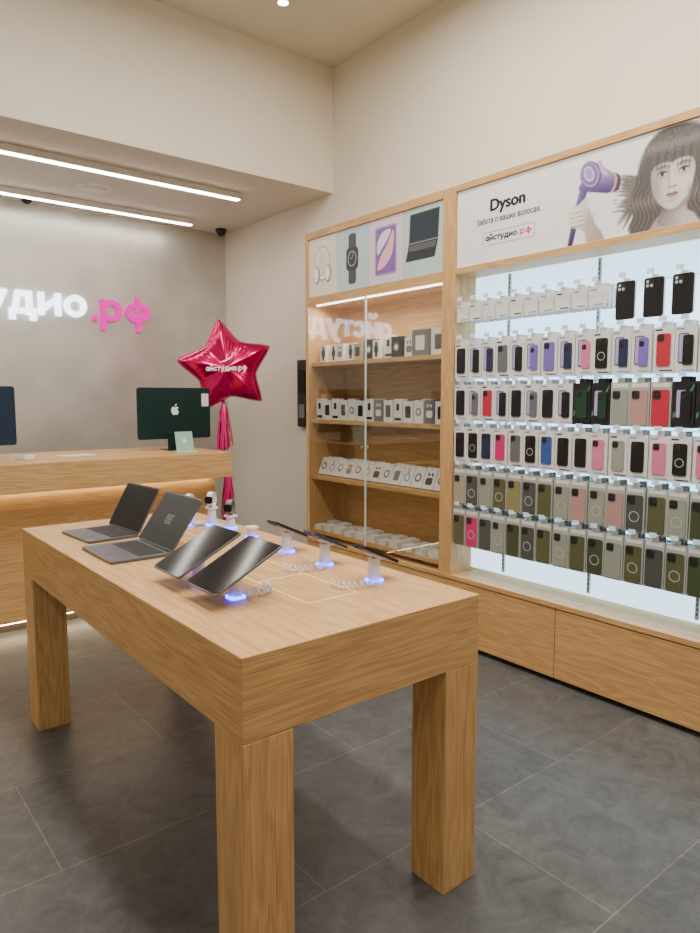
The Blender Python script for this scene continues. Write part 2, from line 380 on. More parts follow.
for i in range(4):
    y=YL1-.03-PW*i
    t=thing('poster','pastel advertising poster showing '+['white over-ear headphones','a black smartwatch','a purple tablet','a dark laptop'][i],'poster',(0,0,0))
    t['group']='posters on the cabinet header'
    mt=wallm(XF+.0115,y,PZ0); H=PZ1-PZ0
    MB().prism([(.002,.0),(PW-.002,.0),(PW-.002,H),(.002,H)],-.0003,.0003,mtx=mt).obj('poster_sheet',mat('poster_bg_%d'%i,pc[i],.5,0,.1),t)
    cx,cy=PW/2,H/2
    if i==0:
        wh=mat('art_white',(245,243,238),.6,0,.1); sg_=mat('art_midgrey',(150,144,134),.6)
        b=MB().ringplate(ell(cx,cy+.02,.090,.127),ell(cx,cy+.02,.076,.110),.0008,.0012,mtx=mt); b.obj('headband_shadow',sg_,t)
        b=MB().ringplate(ell(cx,cy+.02,.082,.118),ell(cx,cy+.02,.068,.1),.0016,.002,mtx=mt); b.obj('headband',wh,t)
        b=MB().prism(ell(cx-.07,cy-.06,.038,.064),.0024,.0028,mtx=mt).prism(ell(cx+.07,cy-.06,.038,.064),.0024,.0028,mtx=mt); b.obj('ear_cup_shadow',sg_,t)
        b=MB().prism(ell(cx-.076,cy-.058,.028,.054),.0032,.0036,mtx=mt).prism(ell(cx+.064,cy-.058,.028,.054),.0032,.0036,mtx=mt); b.obj('ear_cup',wh,t)
    if i==1:
        bk=mat('art_black',(25,25,28),.4)
        MB().prism(rr(.085,.35,.025,4,cx,cy),.0008,.0012,mtx=mt).obj('watch_band',mat('art_darkgrey',(60,62,66),.5),t)
        MB().prism(rr(.135,.16,.035,5,cx,cy),.0016,.002,mtx=mt).obj('watch_case',bk,t)
        MB().ringplate(ell(cx,cy,.048,.054),ell(cx,cy,.040,.046),.0024,.0028,mtx=mt).obj('watch_dial',mat('art_dial',(150,165,170),.5),t)
        MB().prism([(cx-.002,cy),(cx+.002,cy),(cx+.014,cy+.034),(cx+.010,cy+.036)],.0024,.0028,mtx=mt).prism([(cx,cy-.002),(cx,cy+.002),(cx-.026,cy+.010),(cx-.026,cy+.006)],.0024,.0028,mtx=mt).obj('watch_hands',MC['art_dial'],t)
    if i==2:
        MB().prism(rr(.215,.32,.018,4,cx,cy),.0008,.0012,mtx=mt).obj('tablet_frame',mat('art_purple',(150,140,180),.4),t)
        MB().prism(rr(.19,.295,.01,4,cx,cy),.0016,.002,mtx=mt).obj('tablet_screen',mat('art_magenta',(120,80,160),.4),t)
        shp('screen_swirl',[(cx-.08,cy-.12),(cx,cy-.10),(cx+.07,cy-.02),(cx+.08,cy+.12),(cx+.02,cy+.04),(cx-.05,cy-.04)],mat('art_pink',(240,170,190),.4),t,mt,3)
        shp('screen_swirl',[(cx-.08,cy-.02),(cx-.03,cy+.02),(cx+.03,cy+.08),(cx+.05,cy+.13),(cx-.03,cy+.12),(cx-.08,cy+.06)],mat('art_lilac',(220,214,240),.4),t,mt,3)
    if i==3:
        shp('laptop_lid',[(cx-.13,cy-.0),(cx+.13,cy-.0),(cx+.14,cy+.18),(cx-.12,cy+.18)],mat('art_darkgrey',(60,62,66),.5),t,mt,1,sm=False)
        shp('laptop_screen',[(cx-.118,cy+.01),(cx+.118,cy+.01),(cx+.127,cy+.17),(cx-.11,cy+.17)],mat('art_screen',(24,44,56),.5),t,mt,2,sm=False)
        shp('laptop_deck',[(cx-.16,cy-.11),(cx+.10,cy-.11),(cx+.13,cy-.004),(cx-.13,cy-.004)],mat('art_black',(25,25,28),.4),t,mt,1,sm=False)
        shp('laptop_keys',[(cx-.135,cy-.05),(cx+.105,cy-.05),(cx+.118,cy-.012),(cx-.12,cy-.012)],mat('art_darkgrey2',(80,84,90),.5),t,mt,2,sm=False)
# right unit
ru=thing('accessory_wall_display','oak framed wall display with glowing blue-white light panel','shelving',(0,0,0))
MB().box(XF,XR-.002,YD,YL0-.001,.4,ZT).obj('side_panel',WZ,ru,bevel=.002)
MB().box(XF,XR-.002,YE-.06,YE,.4,ZT).obj('side_panel',WZ,ru,bevel=.002)
MB().box(XF,XR-.002,YE,YD,ZT-.035,ZT).obj('top_rail',WY,ru)
MB().box(XF,XR-.002,YE,YD,ZS-.02,ZS+.015).obj('header_rail',WY,ru)
MB().box(XF+.012,XF+.03,YE,YD,ZS+.015,ZT-.035).obj('header_board',WY,ru)
XL=3.29
def lbm():
    m=bpy.data.materials.new('backlit_panel'); m.use_nodes=True
    nt=m.node_tree; b=nt.nodes['Principled BSDF']; b.inputs['Base Color'].default_value=lin((205,222,232)); b.inputs['Roughness'].default_value=.4
    b.inputs['Emission Color'].default_value=lin((178,216,244)); b.inputs['Emission Strength'].default_value=2.8
    return m
MB().box(XL,XL+.03,YE,YD,.42,ZS-.02).obj('light_panel',lbm(),ru)
rail=mat('slotted_rail_grey',(190,198,202),.4,.3); slot=mat('slot_grey',(90,96,100),.5)
for y in (2.02,1.44,2.60):
    b=MB().box(XL-.012,XL-.0005,y-.009,y+.009,.44,ZS-.03)
    for k in range(70): b.box(XL-.0135,XL-.012,y-.003,y+.003,.46+k*.025,.472+k*.025,1)
    b.obj('slotted_rail',[rail,slot],ru)
# base drawers
bc=thing('drawer_cabinet','long low oak drawer cabinet beneath the wall displays','cabinet',(0,0,0))
MB().box(XF+.03,XR-.002,YE-.06,YL1,-.02,.37).obj('body',WY,bc)
MB().box(XF-.005,XR-.002,YE-.06,YL1,.37,.399).obj('top_board',WY,bc,bevel=.002)
MB().box(XF+.045,XR-.002,YE-.05,YL1-.01,FZ,-.02).obj('plinth',mat('plinth_dark',(60,50,42),.7),bc)
yy=[YL1,3.7,2.9,2.1,1.28,YE-.06]
for a,b in zip(yy[:-1],yy[1:]):
    MB().box(XF,XF+.029,b+.002,a-.002,-.018,.364).obj('drawer',WY,bc,bevel=.0015)
# banner
ban=thing('advertising_banner','white hair dryer advertising banner with a woman portrait above display','banner',(0,0,0))
mt=wallm(XF+.0115,YD-.004,0)
BW=YD-YE-.008
MB().prism([(0,ZS+.017),(BW,ZS+.017),(BW,ZT-.037),(0,ZT-.037)],-.0004,.0004,mtx=mt).obj('banner_sheet',mat('banner_white',(226,226,224),.5,0,.12),ban)
mt=wallm(XF+.0115,YD-.019,0)
blk=mat('print_black',(10,10,12),.6); pink=mat('print_pink',(220,0,120),.6)
text('lettering','Dyson',.235,2.528,.235,.082,blk,ban,mt@Matrix.Translation((0,0,.001)),bold=.0042)
text('lettering','Забота о ваших волосах.',.135,2.482,.44,.034,blk,ban,mt@Matrix.Translation((0,0,.001)),bold=.0008)
b=MB()
b.ringplate(rr(.36,.074,.012,4,.36,2.396),rr(.355,.069,.009,4,.36,2.396),.0006,.001,mtx=mt)
b.obj('logo_frame',mat('print_frame',(90,60,74),.6),ban)
strokes('lettering','айстудио',.20,2.386,.024,.222,blk,ban,mt@Matrix.Translation((0,0,.0006)),.0004,w=.3)
strokes('lettering','.рф',.43,2.386,.024,.088,pink,ban,mt@Matrix.Translation((0,0,.0006)),.0004,w=.3)
zt=ZT-.039; zb=ZS+.019
def sdf(pts,X,Y):
    P=np.array(pts); n=len(P); d=np.full(X.shape,1e9); ins=np.zeros(X.shape,bool)
    for i in range(n):
        a=P[i]; b_=P[(i+1)%n]; e=b_-a; wx=X-a[0]; wy=Y-a[1]
        t=np.clip((wx*e[0]+wy*e[1])/(e@e+1e-12),0,1); d=np.minimum(d,np.hypot(wx-e[0]*t,wy-e[1]*t))
        c=((a[1]>Y)!=(b_[1]>Y)); xi=(b_[0]-a[0])*(Y-a[1])/((b_[1]-a[1])+1e-12)+a[0]; ins^=(c&(X<xi))
    return np.where(ins,d,-d)
def canvas(name,s0,s1,h0,h1,step,paint):
    nx=int((s1-s0)/step)+1; ny=int((h1-h0)/step)+1
    X,Y=np.meshgrid(np.linspace(s0,s1,nx),np.linspace(h0,h1,ny))
    C=np.empty(X.shape+(3,)); C[:]=(226,226,224)
    def layer(pts,col,f=.003,sm=True,op=1.0):
        m=np.clip(sdf(smooth(pts,5) if sm else pts,X,Y)/f*.5+.5,0,1)*op
        col=np.array(col,float)
        if col.ndim==1: col=np.broadcast_to(col,C.shape)
        C[:]=C*(1-m[...,None])+col*m[...,None]
    def blob(cx,cy,rx,ry,col,op=1,rot=0):
        c,s=math.cos(rot),math.sin(rot); u=(X-cx)*c+(Y-cy)*s; v=-(X-cx)*s+(Y-cy)*c
        m=np.exp(-((u/rx)**2+(v/ry)**2))*op
        C[:]=C*(1-m[...,None])+np.array(col,float)*m[...,None]
    paint(X,Y,C,layer,blob)
    b=MB(); vs=[(x,y,.0009) for x,y in zip(X.ravel(),Y.ravel())]
    fs=[(j*nx+i,j*nx+i+1,(j+1)*nx+i+1,(j+1)*nx+i) for j in range(ny-1) for i in range(nx-1)]
    b.add(vs,fs,0,False,mt)
    m=bpy.data.materials.new(name+'_print'); m.use_nodes=True; nt=m.node_tree; bs=nt.nodes['Principled BSDF']
    at=nt.nodes.new('ShaderNodeAttribute'); at.attribute_name='print'; nt.links.new(at.outputs['Color'],bs.inputs['Base Color'])
    nt.links.new(at.outputs['Color'],bs.inputs['Emission Color']); bs.inputs['Emission Strength'].default_value=.12; bs.inputs['Roughness'].default_value=.5
    o=b.obj(name,m,ban)
    ca=o.data.color_attributes.new('print','FLOAT_COLOR','POINT')
    q=np.clip(C/255,0,1); q=np.where(q<=.04045,q/12.92,((q+.055)/1.055)**2.4).reshape(-1,3)
    q=np.concatenate([q,np.ones((len(q),1))],1).astype(np.float32)
    ca.data.foreach_set('color',q.ravel()); return o
def streak(t,seed,fr=(23,41,67,97)):
    rs=np.random.RandomState(seed); v=0
    for f_ in fr: v=v+np.sin(t*f_+rs.uniform(0,6.28))/len(fr)
    return v
def paint_woman(X,Y,C,layer,blob):
    g=lambda v:np.stack([v,v*.93,v*.91],-1)
    XX=X+.014*np.sin(Y*38+X*9)*np.clip((2.58-Y)/.1,0,1)
    t=(XX-1.27)/(.16+.25*(zt-Y)); st=streak(t*3.2+Y*1.5,3)
    base=78+42*st+44*np.exp(-((Y-2.60)/.035)**2)*(.6+.4*st)+34*np.exp(-((Y-2.40)/.03)**2)*(.5+.5*st)
    base=np.clip(base,24,180)
    a=streak((Y+.012*np.sin(X*60)-.35*X)*18,5)
    for k in range(10):
        y0=2.55-.018*k; x0=.99+.008*(k%3)
        layer([(x0,y0+.003),(1.04,y0-.002+.008*math.sin(k*1.7)),(1.10,y0-.02),(1.14,y0-.05),(1.13,y0-.060),(1.08,y0-.028),(1.03,y0-.007),(x0,y0)],(110+8*(k%3),102+8*(k%3),98+8*(k%3)),.004)
    layer([(1.04,2.525),(1.07,2.525),(1.12,2.51),(1.14,2.40),(1.10,2.38),(1.07,2.355),(1.02,2.33),(1.055,2.395),(1.03,2.42),(1.065,2.455),(1.03,2.49)],g(np.clip(100+50*a,40,170)),.013)
    # loose wavy ends
    for k,(x0,y0,x1,y1) in enumerate(((1.10,2.40,1.045,2.30),(1.11,2.36,1.07,2.285),(1.12,2.44,1.05,2.36),(1.455,2.42,1.50,2.33),(1.46,2.36,1.495,2.29))):
        mx_,my_=(x0+x1)/2+.012,(y0+y1)/2
        layer([(x0,y0),(mx_,my_),(x1,y1),(mx_-.014,my_+.008)],(92,84,80),.005)
    layer([(1.075,zb+.02),(1.095,2.36),(1.083,2.42),(1.10,2.50),(1.118,2.59),(1.155,2.66),(1.22,zt-.003),(1.33,zt-.003),(1.42,2.66),(1.458,2.57),(1.462,2.48),(1.482,2.41),(1.464,2.35),(1.478,2.30),(1.44,zb+.0),(1.38,zb-.02),(1.2,zb-.02),(1.10,zb-.01)],g(base),.008)
    layer([(1.17,zb-.03),(1.19,2.29),(1.225,2.325),(1.30,2.33),(1.36,2.32),(1.39,2.29),(1.40,zb-.03)],g(188-60*np.clip((1.30-X)/.15,0,1)),.005)
    layer([(1.222,2.42),(1.226,2.34),(1.215,2.29),(1.28,2.265),(1.36,2.29),(1.345,2.34),(1.345,2.42)],g(168-45*np.clip((1.30-X)/.08,-.4,1)-50*np.exp(-((Y-2.365)/.03)**2)),.004)
    sh=212-58*np.clip((1.275-X)/.10,0,1)**1.3-26*np.clip((X-1.33)/.06,0,1)-16*np.clip((2.42-Y)/.08,0,1)
    layer([(1.176,2.57),(1.176,2.49),(1.188,2.425),(1.218,2.378),(1.25,2.350),(1.276,2.343),(1.304,2.350),(1.336,2.382),(1.362,2.43),(1.375,2.50),(1.374,2.59),(1.33,2.65),(1.22,2.65)],np.stack([sh,sh*.945,sh*.92],-1),.003)
    for cx,sg in ((1.227,1),(1.325,-1)):
        blob(cx,2.518,.034,.022,(132,114,108),.65)
        blob(cx,2.490,.028,.010,(160,140,132),.45)
        layer([(cx-.028,2.531),(cx-.01,2.542),(cx+.012,2.542),(cx+.03,2.532),(cx+.012,2.534),(cx-.01,2.533)],(76,64,60),.007)
        layer([(cx-.022,2.503),(cx-.011,2.511),(cx+.009,2.512),(cx+.022,2.504),(cx+.009,2.498),(cx-.011,2.497)],(216,210,208),.002)
        layer(ell(cx,2.505,.008,.0078),(44,38,36),.002,False)
        layer([(cx-.026,2.502),(cx-.012,2.516),(cx+.011,2.517),(cx+.028,2.506),(cx+.011,2.510),(cx-.012,2.509)],(34,28,28),.003)
        layer([(cx-.022,2.499),(cx,2.4955),(cx+.022,2.501),(cx,2.493)],(104,86,82),.003,op=.75)
    blob(1.272,2.485,.006,.032,(232,224,218),.55); blob(1.259,2.475,.008,.035,(146,126,118),.55)
    blob(1.276,2.452,.012,.008,(228,218,212),.5); blob(1.276,2.441,.020,.005,(130,106,98),.6)
    blob(1.264,2.443,.005,.0035,(60,44,42),.8); blob(1.289,2.443,.005,.0035,(60,44,42),.8)
    blob(1.335,2.455,.024,.03,(230,220,214),.45); blob(1.20,2.44,.02,.045,(138,118,112),.5); blob(1.352,2.41,.012,.03,(150,132,126),.4)
    layer([(1.248,2.410),(1.263,2.418),(1.276,2.415),(1.289,2.419),(1.306,2.411),(1.276,2.409)],(128,88,86),.003)
    layer([(1.250,2.409),(1.276,2.408),(1.304,2.410),(1.291,2.397),(1.276,2.393),(1.261,2.397)],(162,116,112),.003)
    layer([(1.248,2.4095),(1.276,2.4105),(1.306,2.4105),(1.276,2.407)],(66,46,46),.002)
    blob(1.276,2.401,.012,.003,(206,170,166),.6); blob(1.276,2.383,.022,.007,(148,126,118),.55)
    t2=(X-1.27)/(.06+.9*np.clip(zt-Y,0,.3)); s2=streak(t2*5.5,11)
    fr=np.clip(76+42*s2+60*np.exp(-((Y-2.63)/.025)**2)*(.5+.5*s2),20,190)
    layer([(1.14,2.42),(1.162,2.48),(1.182,2.540),(1.235,2.556),(1.27,2.549),(1.31,2.558),(1.365,2.540),(1.40,2.42),(1.42,2.58),(1.385,2.66),(1.30,2.696),(1.22,2.69),(1.16,2.65),(1.13,2.57)],g(fr),.005)
    for k in range(11):
        x0=1.18+k*.0185; yy_=2.532+.012*math.sin(k*2.7); layer([(x0,yy_),(x0+.005,2.60),(x0+.009,2.60),(x0+.005,yy_+.005)],(56,48,46) if k%2 else (98,88,84),.004,op=.75)
def paint_dryer(X,Y,C,layer,blob):
    def sh(a,b,ax,ay,c0,c1):
        t=np.clip(((X-a)*ax+(Y-b)*ay)/(ax*ax+ay*ay),0,1)[...,None]; return np.array(c0)*(1-t)+np.array(c1)*t
    layer([(.738,zb-.02),(.766,zb-.02),(.808,2.41),(.852,2.53),(.808,2.545),(.774,2.43)],sh(.76,2.4,.05,-.02,(112,90,160),(40,30,70)),.003,False)
    layer([(.80,2.55),(.83,2.522),(.90,2.500),(.968,2.484),(.988,2.505),(.996,2.543),(.982,2.572),(.93,2.617),(.90,2.648)],sh(.93,2.62,-.01,-.13,(176,150,212),(58,44,98)),.003)
    layer(ell(.862,2.592,.054,.072,.5),(84,64,124),.002,False)
    layer(ell(.858,2.595,.047,.065,.5),(196,150,150),.002,False)
    layer(ell(.857,2.596,.042,.059,.5),(112,92,156),.003,False)
    layer(ell(.853,2.600,.026,.041,.5),(206,196,224),.003,False)
    layer(ell(.853,2.600,.020,.033,.5),(150,132,180),.004,False)
    blob(.935,2.588,.030,.009,(224,208,242),.7,-.75)
    layer([(.968,2.484),(.984,2.480),(1.002,2.503),(1.010,2.543),(.996,2.573),(.982,2.572),(.996,2.543),(.988,2.505)],(188,136,118),.002,False)
    layer([(.984,2.480),(1.016,2.486),(1.026,2.52),(1.020,2.552),(.996,2.573),(1.008,2.543),(1.0,2.503)],(60,46,84),.002,False)
    hb_=sh(.76,2.40,.16,-.06,(222,206,198),(160,142,136))
    layer([(.75,2.43),(.785,2.458),(.83,2.458),(.86,2.435),(.878,2.39),(.905,2.34),(.93,2.31),(.95,zb-.02),(.862,zb-.02),(.838,2.32),(.80,2.345),(.765,2.36)],hb_,.004)
    blob(.865,2.37,.02,.04,(140,122,116),.4,-.5)
    for k in range(4):
        y0=2.438-.022*k; x0=.748+.005*k
        layer([(x0,y0),(x0+.018,y0+.009),(x0+.062,y0+.004),(x0+.068,y0-.006),(x0+.018,y0-.012),(x0+.001,y0-.008)],(226,210,202),.003)
        layer([(x0+.005,y0-.012),(x0+.03,y0-.012),(x0+.066,y0-.008),(x0+.066,y0-.011),(x0+.03,y0-.016),(x0+.005,y0-.015)],(104,86,82),.003,op=.9)
        blob(x0+.007,y0+.0005,.005,.004,(238,222,220),.8)
    layer([(.80,2.455),(.83,2.485),(.85,2.488),(.856,2.475),(.845,2.45)],(214,196,188),.004)
def paint_all(X,Y,C,layer,blob):
    paint_woman(X,Y,C,layer,blob); paint_dryer(X,Y,C,layer,blob)
canvas('portrait_picture',.72,1.52,zb,zt-.001,.0026,paint_all)
# ---------------------------------------------------------------- hanging packages
metal=mat('hook_metal',(190,195,198),.3,.9); tagm=mat('price_tag_blue',(196,216,232),.5,0,.25)
box_w=mat('pack_white',(222,221,218),.5); box_k=mat('pack_black',(24,25,28),.4); box_c=mat('pack_clear',(172,176,170),.25)
casec={'black':(20,20,23),'navy':(34,42,76),'purple':(120,96,186),'pink':(214,116,152),'red':(186,40,64),'olive':(88,90,62),'green':(66,76,54),'smoke':(76,78,76),'clear':(146,150,138),'rose':(176,138,132),'grey':(100,102,106),'teal':(60,110,120),'magenta':(205,40,110),'gold':(140,130,86),'darkgreen':(24,58,44),'sand':(166,156,134),'blue':(50,84,150)}
cm={k:mat('case_'+k,v,.3) for k,v in casec.items()}
ring=mat('case_ring_light',(186,188,182),.35); acc=mat('pack_stripe_green',(60,140,88),.4); acc2=mat('pack_print_lilac',(176,160,205),.4)
bands=[mat('pack_band_grey',(150,152,156),.5),mat('pack_band_dark',(60,60,66),.5),mat('pack_band_blue',(120,150,190),.5)]
boxmesh={}; casemesh={}
def getbox(key_,w,h,d,m,band=0):
    key_=key_+(band,)
    if key_ not in boxmesh:
        b=MB().box(-d/2,d/2,-w/2,w/2,-h,0,0)
        b.box(-d/2+.004,-d/2+.006,-.018,.018,-.0005,.022,0)
        if key_[0]=='white':
            b.box(-d/2-.0006,-d/2,-w/2+.006,w/2-.03,-h+.008,-h+.014,1)
            b.box(-d/2-.0006,-d/2,w/2-.04,w/2-.006,-.018,-.010,1)
        if key_[0]=='clear':
            b.box(-d/2-.0006,-d/2,-w/2+.008,w/2-.008,-.024,-.006,2)
        if key_[0]=='black':
            mt_=Matrix(((0,0,-1,-d/2-.0003),(-1,0,0,0),(0,1,0,-h),(0,0,0,1)))
            b.prism([(-w*.46,h*.3),(-w*.2,h*.45),(w*.46,h*.95),(w*.46,h*.9),(-w*.1,h*.36),(-w*.46,h*.2)],0,.0004,2,mtx=mt_)
        o=b.obj('phone_case_package',[m,bands[band],acc if key_[0]=='black' else box_w],bevel=0); boxmesh[key_]=o.data; bpy.data.objects.remove(o)
    return boxmesh[key_]
def getcase(col,style,w,h,d):
    kx=(col,style,round(w,3),round(h,3))
    if kx not in casemesh:
        big='big' in style; cl='low' in style
        fw,fh=(.88,.88) if big else ((.84,.80) if cl else (.66,.70))
        mt=Matrix(((0,0,-1,-d/2-.0008),(-1,0,0,0),(0,1,0,-h*(.5 if big else (.57 if cl else .50))),(0,0,0,1)))
        cw,ch=w*fw,h*fh
        if 'pair' in style:
            b=MB().prism(rr(cw*.72,ch*.9,.009,4,-cw*.16,ch*.03),0,.002,1,mtx=mt)
            b.prism(rr(cw*.60,ch*.84,.006,4,-cw*.16,ch*.03),.002,.0024,4,mtx=mt)
            b.prism(rr(cw*.72,ch*.9,.009,4,cw*.18,-ch*.03),.0025,.0055,0,mtx=mt)
            b.prism(rr(cw*.36,cw*.38,.007,4,cw*.04,ch*.23),.0055,.0072,1,mtx=mt)
            for (ax,ay) in ((-.04,.28),(.10,.20),(-.04,.18)):
                b.cyl((cw*ax,ch*ay,.0072),cw*.06,.001,2,seg=10,mtx=mt)
        else:
            b=MB().prism(rr(cw,ch,.011),0,.005,0,mtx=mt)
            b.prism(rr(cw*.46,cw*.46,.008,4,-cw*.2,ch*.5-cw*.29),.005,.0075,1,mtx=mt)
            for (ax,ay) in ((-.3,-.19),(-.1,-.38),(-.3,-.38)):
                b.cyl((cw*ax,ch*.5+cw*ay,.0075),cw*.075,.001,3 if big else 2,seg=10,mtx=mt)
        if 'ring' in style:
            b.ringplate(ell(0,-ch*.1,cw*.32,cw*.32,n=24),ell(0,-ch*.1,cw*.275,cw*.275,n=24),.0052,.0058,3,mtx=mt)
        o=b.obj('phone_case',[cm[col],mat('case_dark_trim',(40,40,44),.3),key,ring,acc2]); casemesh[kx]=o.data; bpy.data.objects.remove(o)
    return casemesh[kx]
def newobj(name,me,loc,parent=None,rot=None):
    o=bpy.data.objects.new(name,me); bpy.context.scene.collection.objects.link(o); o.location=loc
    if parent: o.parent=parent
    if rot: o.rotation_euler=rot
    return o
hb=MB().tube([(0,0,0),(-.2,0,0),(-.212,0,.012)],.0022,6).obj('display_hook',metal); hookme=hb.data; bpy.data.objects.remove(hb)
hb=MB().box(-.002,0,-.018,.018,-.010,.012).obj('price_tag',tagm); tagme=hb.data; bpy.data.objects.remove(hb)
ordn=['first','second','third','fourth','fifth','sixth']
rows=[
 (2.045,.165,None,None),
 (1.824,.216,['black','black','navy','grey','black','purple','purple','navy','pink','black','navy','purple','red','black','purple','teal','black'],'white'),
 (1.574,.216,['black','grey','red','black','black','grey','black','black','darkgreen','darkgreen','clear','rose','red','black','black','black','black'],'mix'),
 (1.324,.216,['black','black','navy','magenta','grey','black','blue','black','black','pink','clear','black','pink','black','pink','black','black'],'white'),
 (1.074,.224,['sand','smoke','clear','olive','gold','smoke','olive','clear','rose','clear','rose','smoke','olive','clear','green','olive','olive'],'clear'),
 (.826,.230,['olive','magenta','smoke','clear','green','smoke','olive','clear','olive','green','clear','olive','smoke','olive','green','olive','smoke'],'clear'),
]
desc={'white':'white boxed %s phone case hanging on a metal hook','clear':'clear packaged %s phone case hanging on a metal hook','black':'black boxed %s phone case hanging on a metal hook'}
def hook(y,z,r):
    h=newobj('display_hook',hookme,(XL-.0005,y,z)); tag(h,'metal display hook with pale blue price tag on lit panel','hook','display hooks')
    newobj('price_tag',tagme,(-.213,0,.012),h)
PITCH=.1025
for ri,(z,h,cols,sty) in enumerate(rows):
    if ri==0:
        for k in range(10):
            y=2.80-.098*k; hook(y,z+.02,0)
            me=getbox(('white','small'),.085,.098,.012,box_w,k%3)
            for q in range(4):
                o=newobj('accessory_package',me,(XL-.185+q*.04,y,z)); tag(o,'small white hanging accessory pack on the lit panel','package','accessory packs on the top hooks')
        for y in (1.775,1.635,1.50,1.37,1.235,1.10):
            hook(y,z+.02,0); d=.01
            me=getbox(('blackcard',),.095,.165,.010,box_w)
            o=newobj('phone_case_package',me,(XL-.17,y,z)); tag(o,'white card pack with large black phone case','package','phone cases in the first row')
            newobj('phone_case',getcase('black','big',.108,.205,.01),(0,0,.02),o)
        continue
    for k in range(17):
        y=2.80-PITCH*k+random.uniform(-.003,.003)
        if y-.05<YE+.01: continue
        hook(y,z+.02,ri)
        col=cols[k]; s=sty
        if sty=='mix': s='black' if k in (8,9,13,14) else ('clear' if k in (10,11,12) else 'white')
        m={'white':box_w,'black':box_k,'clear':box_c}[s]
        w=.0975 if s!='black' else .0995
        d=.016; hh=h-.006
        me=getbox((s,w,hh),w,hh,d,m,(k*7+ri)%3)
        for q in range(3):
            o=newobj('phone_case_package',me,(XL-.185+q*.034,y,z+random.uniform(-.003,0)))
            tag(o,desc[s]%{'magenta':'hot pink','smoke':'smoke grey','darkgreen':'dark green','sand':'sand coloured'}.get(col,col),'package','phone cases in the %s row'%ordn[ri])
            if q==0:
                st=('low' if s=='clear' else ('pair' if (ri==1 and k%3!=0) or (ri==2 and k%2) else ''))
                if 'pair' not in st and ((ri>=4 and k%2) or k%4==1): st+='ring'
                newobj('phone_case',getcase(col,st,w,hh,d),(0,0,0),o)
# ---------------------------------------------------------------- goods in glass cabinet
def bxm(w,h,d,m,pic=None,name='product_box'):
    b=MB().box(-d/2,d/2,-w/2,w/2,0,h,0)
    mt=Matrix(((0,0,-1,-d/2-.0004),(-1,0,0,0),(0,1,0,h*.5),(0,0,0,1)))
    mats=[m]
    if pic:
        kind,pm_=pic; mats+=[pm_,box_w]
        if kind=='round': b.prism(ell(0,0,w*.3,w*.3),0,.0012,1,mtx=mt); b.prism(ell(0,0,w*.18,w*.18),.0012,.002,2,mtx=mt)
        if kind=='slab': b.prism(rr(w*.55,h*.55,.008),0,.0012,1,mtx=mt)
        if kind=='watch': b.prism(rr(w*.3,h*.8,.006),0,.001,1,mtx=mt); b.prism(rr(w*.55,h*.38,.012),.001,.002,1,mtx=mt)
        if kind=='buds': b.prism(rr(w*.6,w*.5,.012,4,0,-h*.1),0,.002,1,mtx=mt); b.prism(ell(-w*.16,h*.25,w*.08,w*.12),0,.002,1,mtx=mt).prism(ell(w*.16,h*.25,w*.08,w*.12),0,.002,1,mtx=mt)
        if kind=='brick': b.prism(rr(w*.35,h*.3,.006,4,0,h*.15),0,.002,1,mtx=mt); b.prism([(-w*.4,-h*.42),(w*.4,-h*.42),(w*.4,-h*.3),(-w*.4,-h*.3)],0,.001,1,mtx=mt)
        if kind=='cable': b.ringplate(ell(0,-h*.05,w*.28,w*.28),ell(0,-h*.05,w*.22,w*.22),0,.002,1,mtx=mt); b.prism([(-w*.03,h*.1),(w*.03,h*.1),(w*.03,h*.42),(-w*.03,h*.42)],0,.002,1,mtx=mt)
    o=b.obj(name,mats); me=o.data; bpy.data.objects.remove(o); return me
A=bxm(.075,.13,.05,box_w,('watch',cm['black'])); B=bxm(.09,.15,.05,box_w,('slab',cm['smoke'])); C=bxm(.085,.15,.05,box_w,('round',cm['grey'])); E=bxm(.088,.045,.085,box_w); E2=bxm(.075,.035,.085,box_w); Fk=bxm(.10,.14,.05,box_k,('round',cm['grey'])); G=bxm(.15,.17,.06,box_w,('slab',cm['smoke'])); Gg=bxm(.15,.17,.06,cm['grey'],('slab',box_w))
D=bxm(.10,.14,.02,box_w,('round',cm['smoke'])); D2=bxm(.10,.14,.02,box_w,('cable',cm['smoke'])); D3=bxm(.10,.13,.02,box_w,('slab',cm['grey'])); D4=bxm(.10,.135,.02,box_w,('buds',cm['black']))
Bd=bxm(.085,.13,.05,box_w,('buds',cm['grey'])); Br=bxm(.08,.16,.05,box_w,('brick',cm['black'])); Bb=bxm(.09,.155,.05,cm['grey'],('buds',box_w)); Bs=bxm(.095,.145,.05,box_w,('slab',cm['black'])); Bn=bxm(.085,.12,.05,cm['sand'],('slab',cm['black']))
e_=.0006
y=4.345; i=0
for me in (A,A,Bd,A,Bn,Fk,A,Br,Fk,Bd,Gg,G,Gg):
    w=.155 if me in (G,Gg) else .104
    if y-w<2.985: break
    o=newobj('product_box',me,(3.20+.02*(i%2),y-w/2,SH[0]+e_)); tag(o,'small boxed gadget standing on the top wooden shelf','box','boxes on the top cabinet shelf'); y-=w; i+=1
y=4.33; i=0
seq=[Br,Bs,Br,B,C,Bs,Br,Bb,B,Br,Bs,C,Bb,Bs]
while y>3.03:
    for q in range(2):
        o=newobj('product_box',seq[(i+q*3)%14],(3.19+q*.075,y,SH[1]+e_)); tag(o,'white boxed charger standing on the wooden shelf','box','boxes on the second cabinet shelf')
    y-=.1; i+=1
y=4.33; i=0
seq=[D,D2,D,D3,D,D2,D4,D,D3,D2,D,D4,D]
while y>3.03:
    for q in range(3):
        o=newobj('product_box',seq[(i+q)%13],(3.19+q*.055,y,SH[2]+.0048),rot=(0,R(24),0)); tag(o,'flat white boxed accessory leaning back on the wooden shelf','box','boxes on the third cabinet shelf')
    y-=.106; i+=1
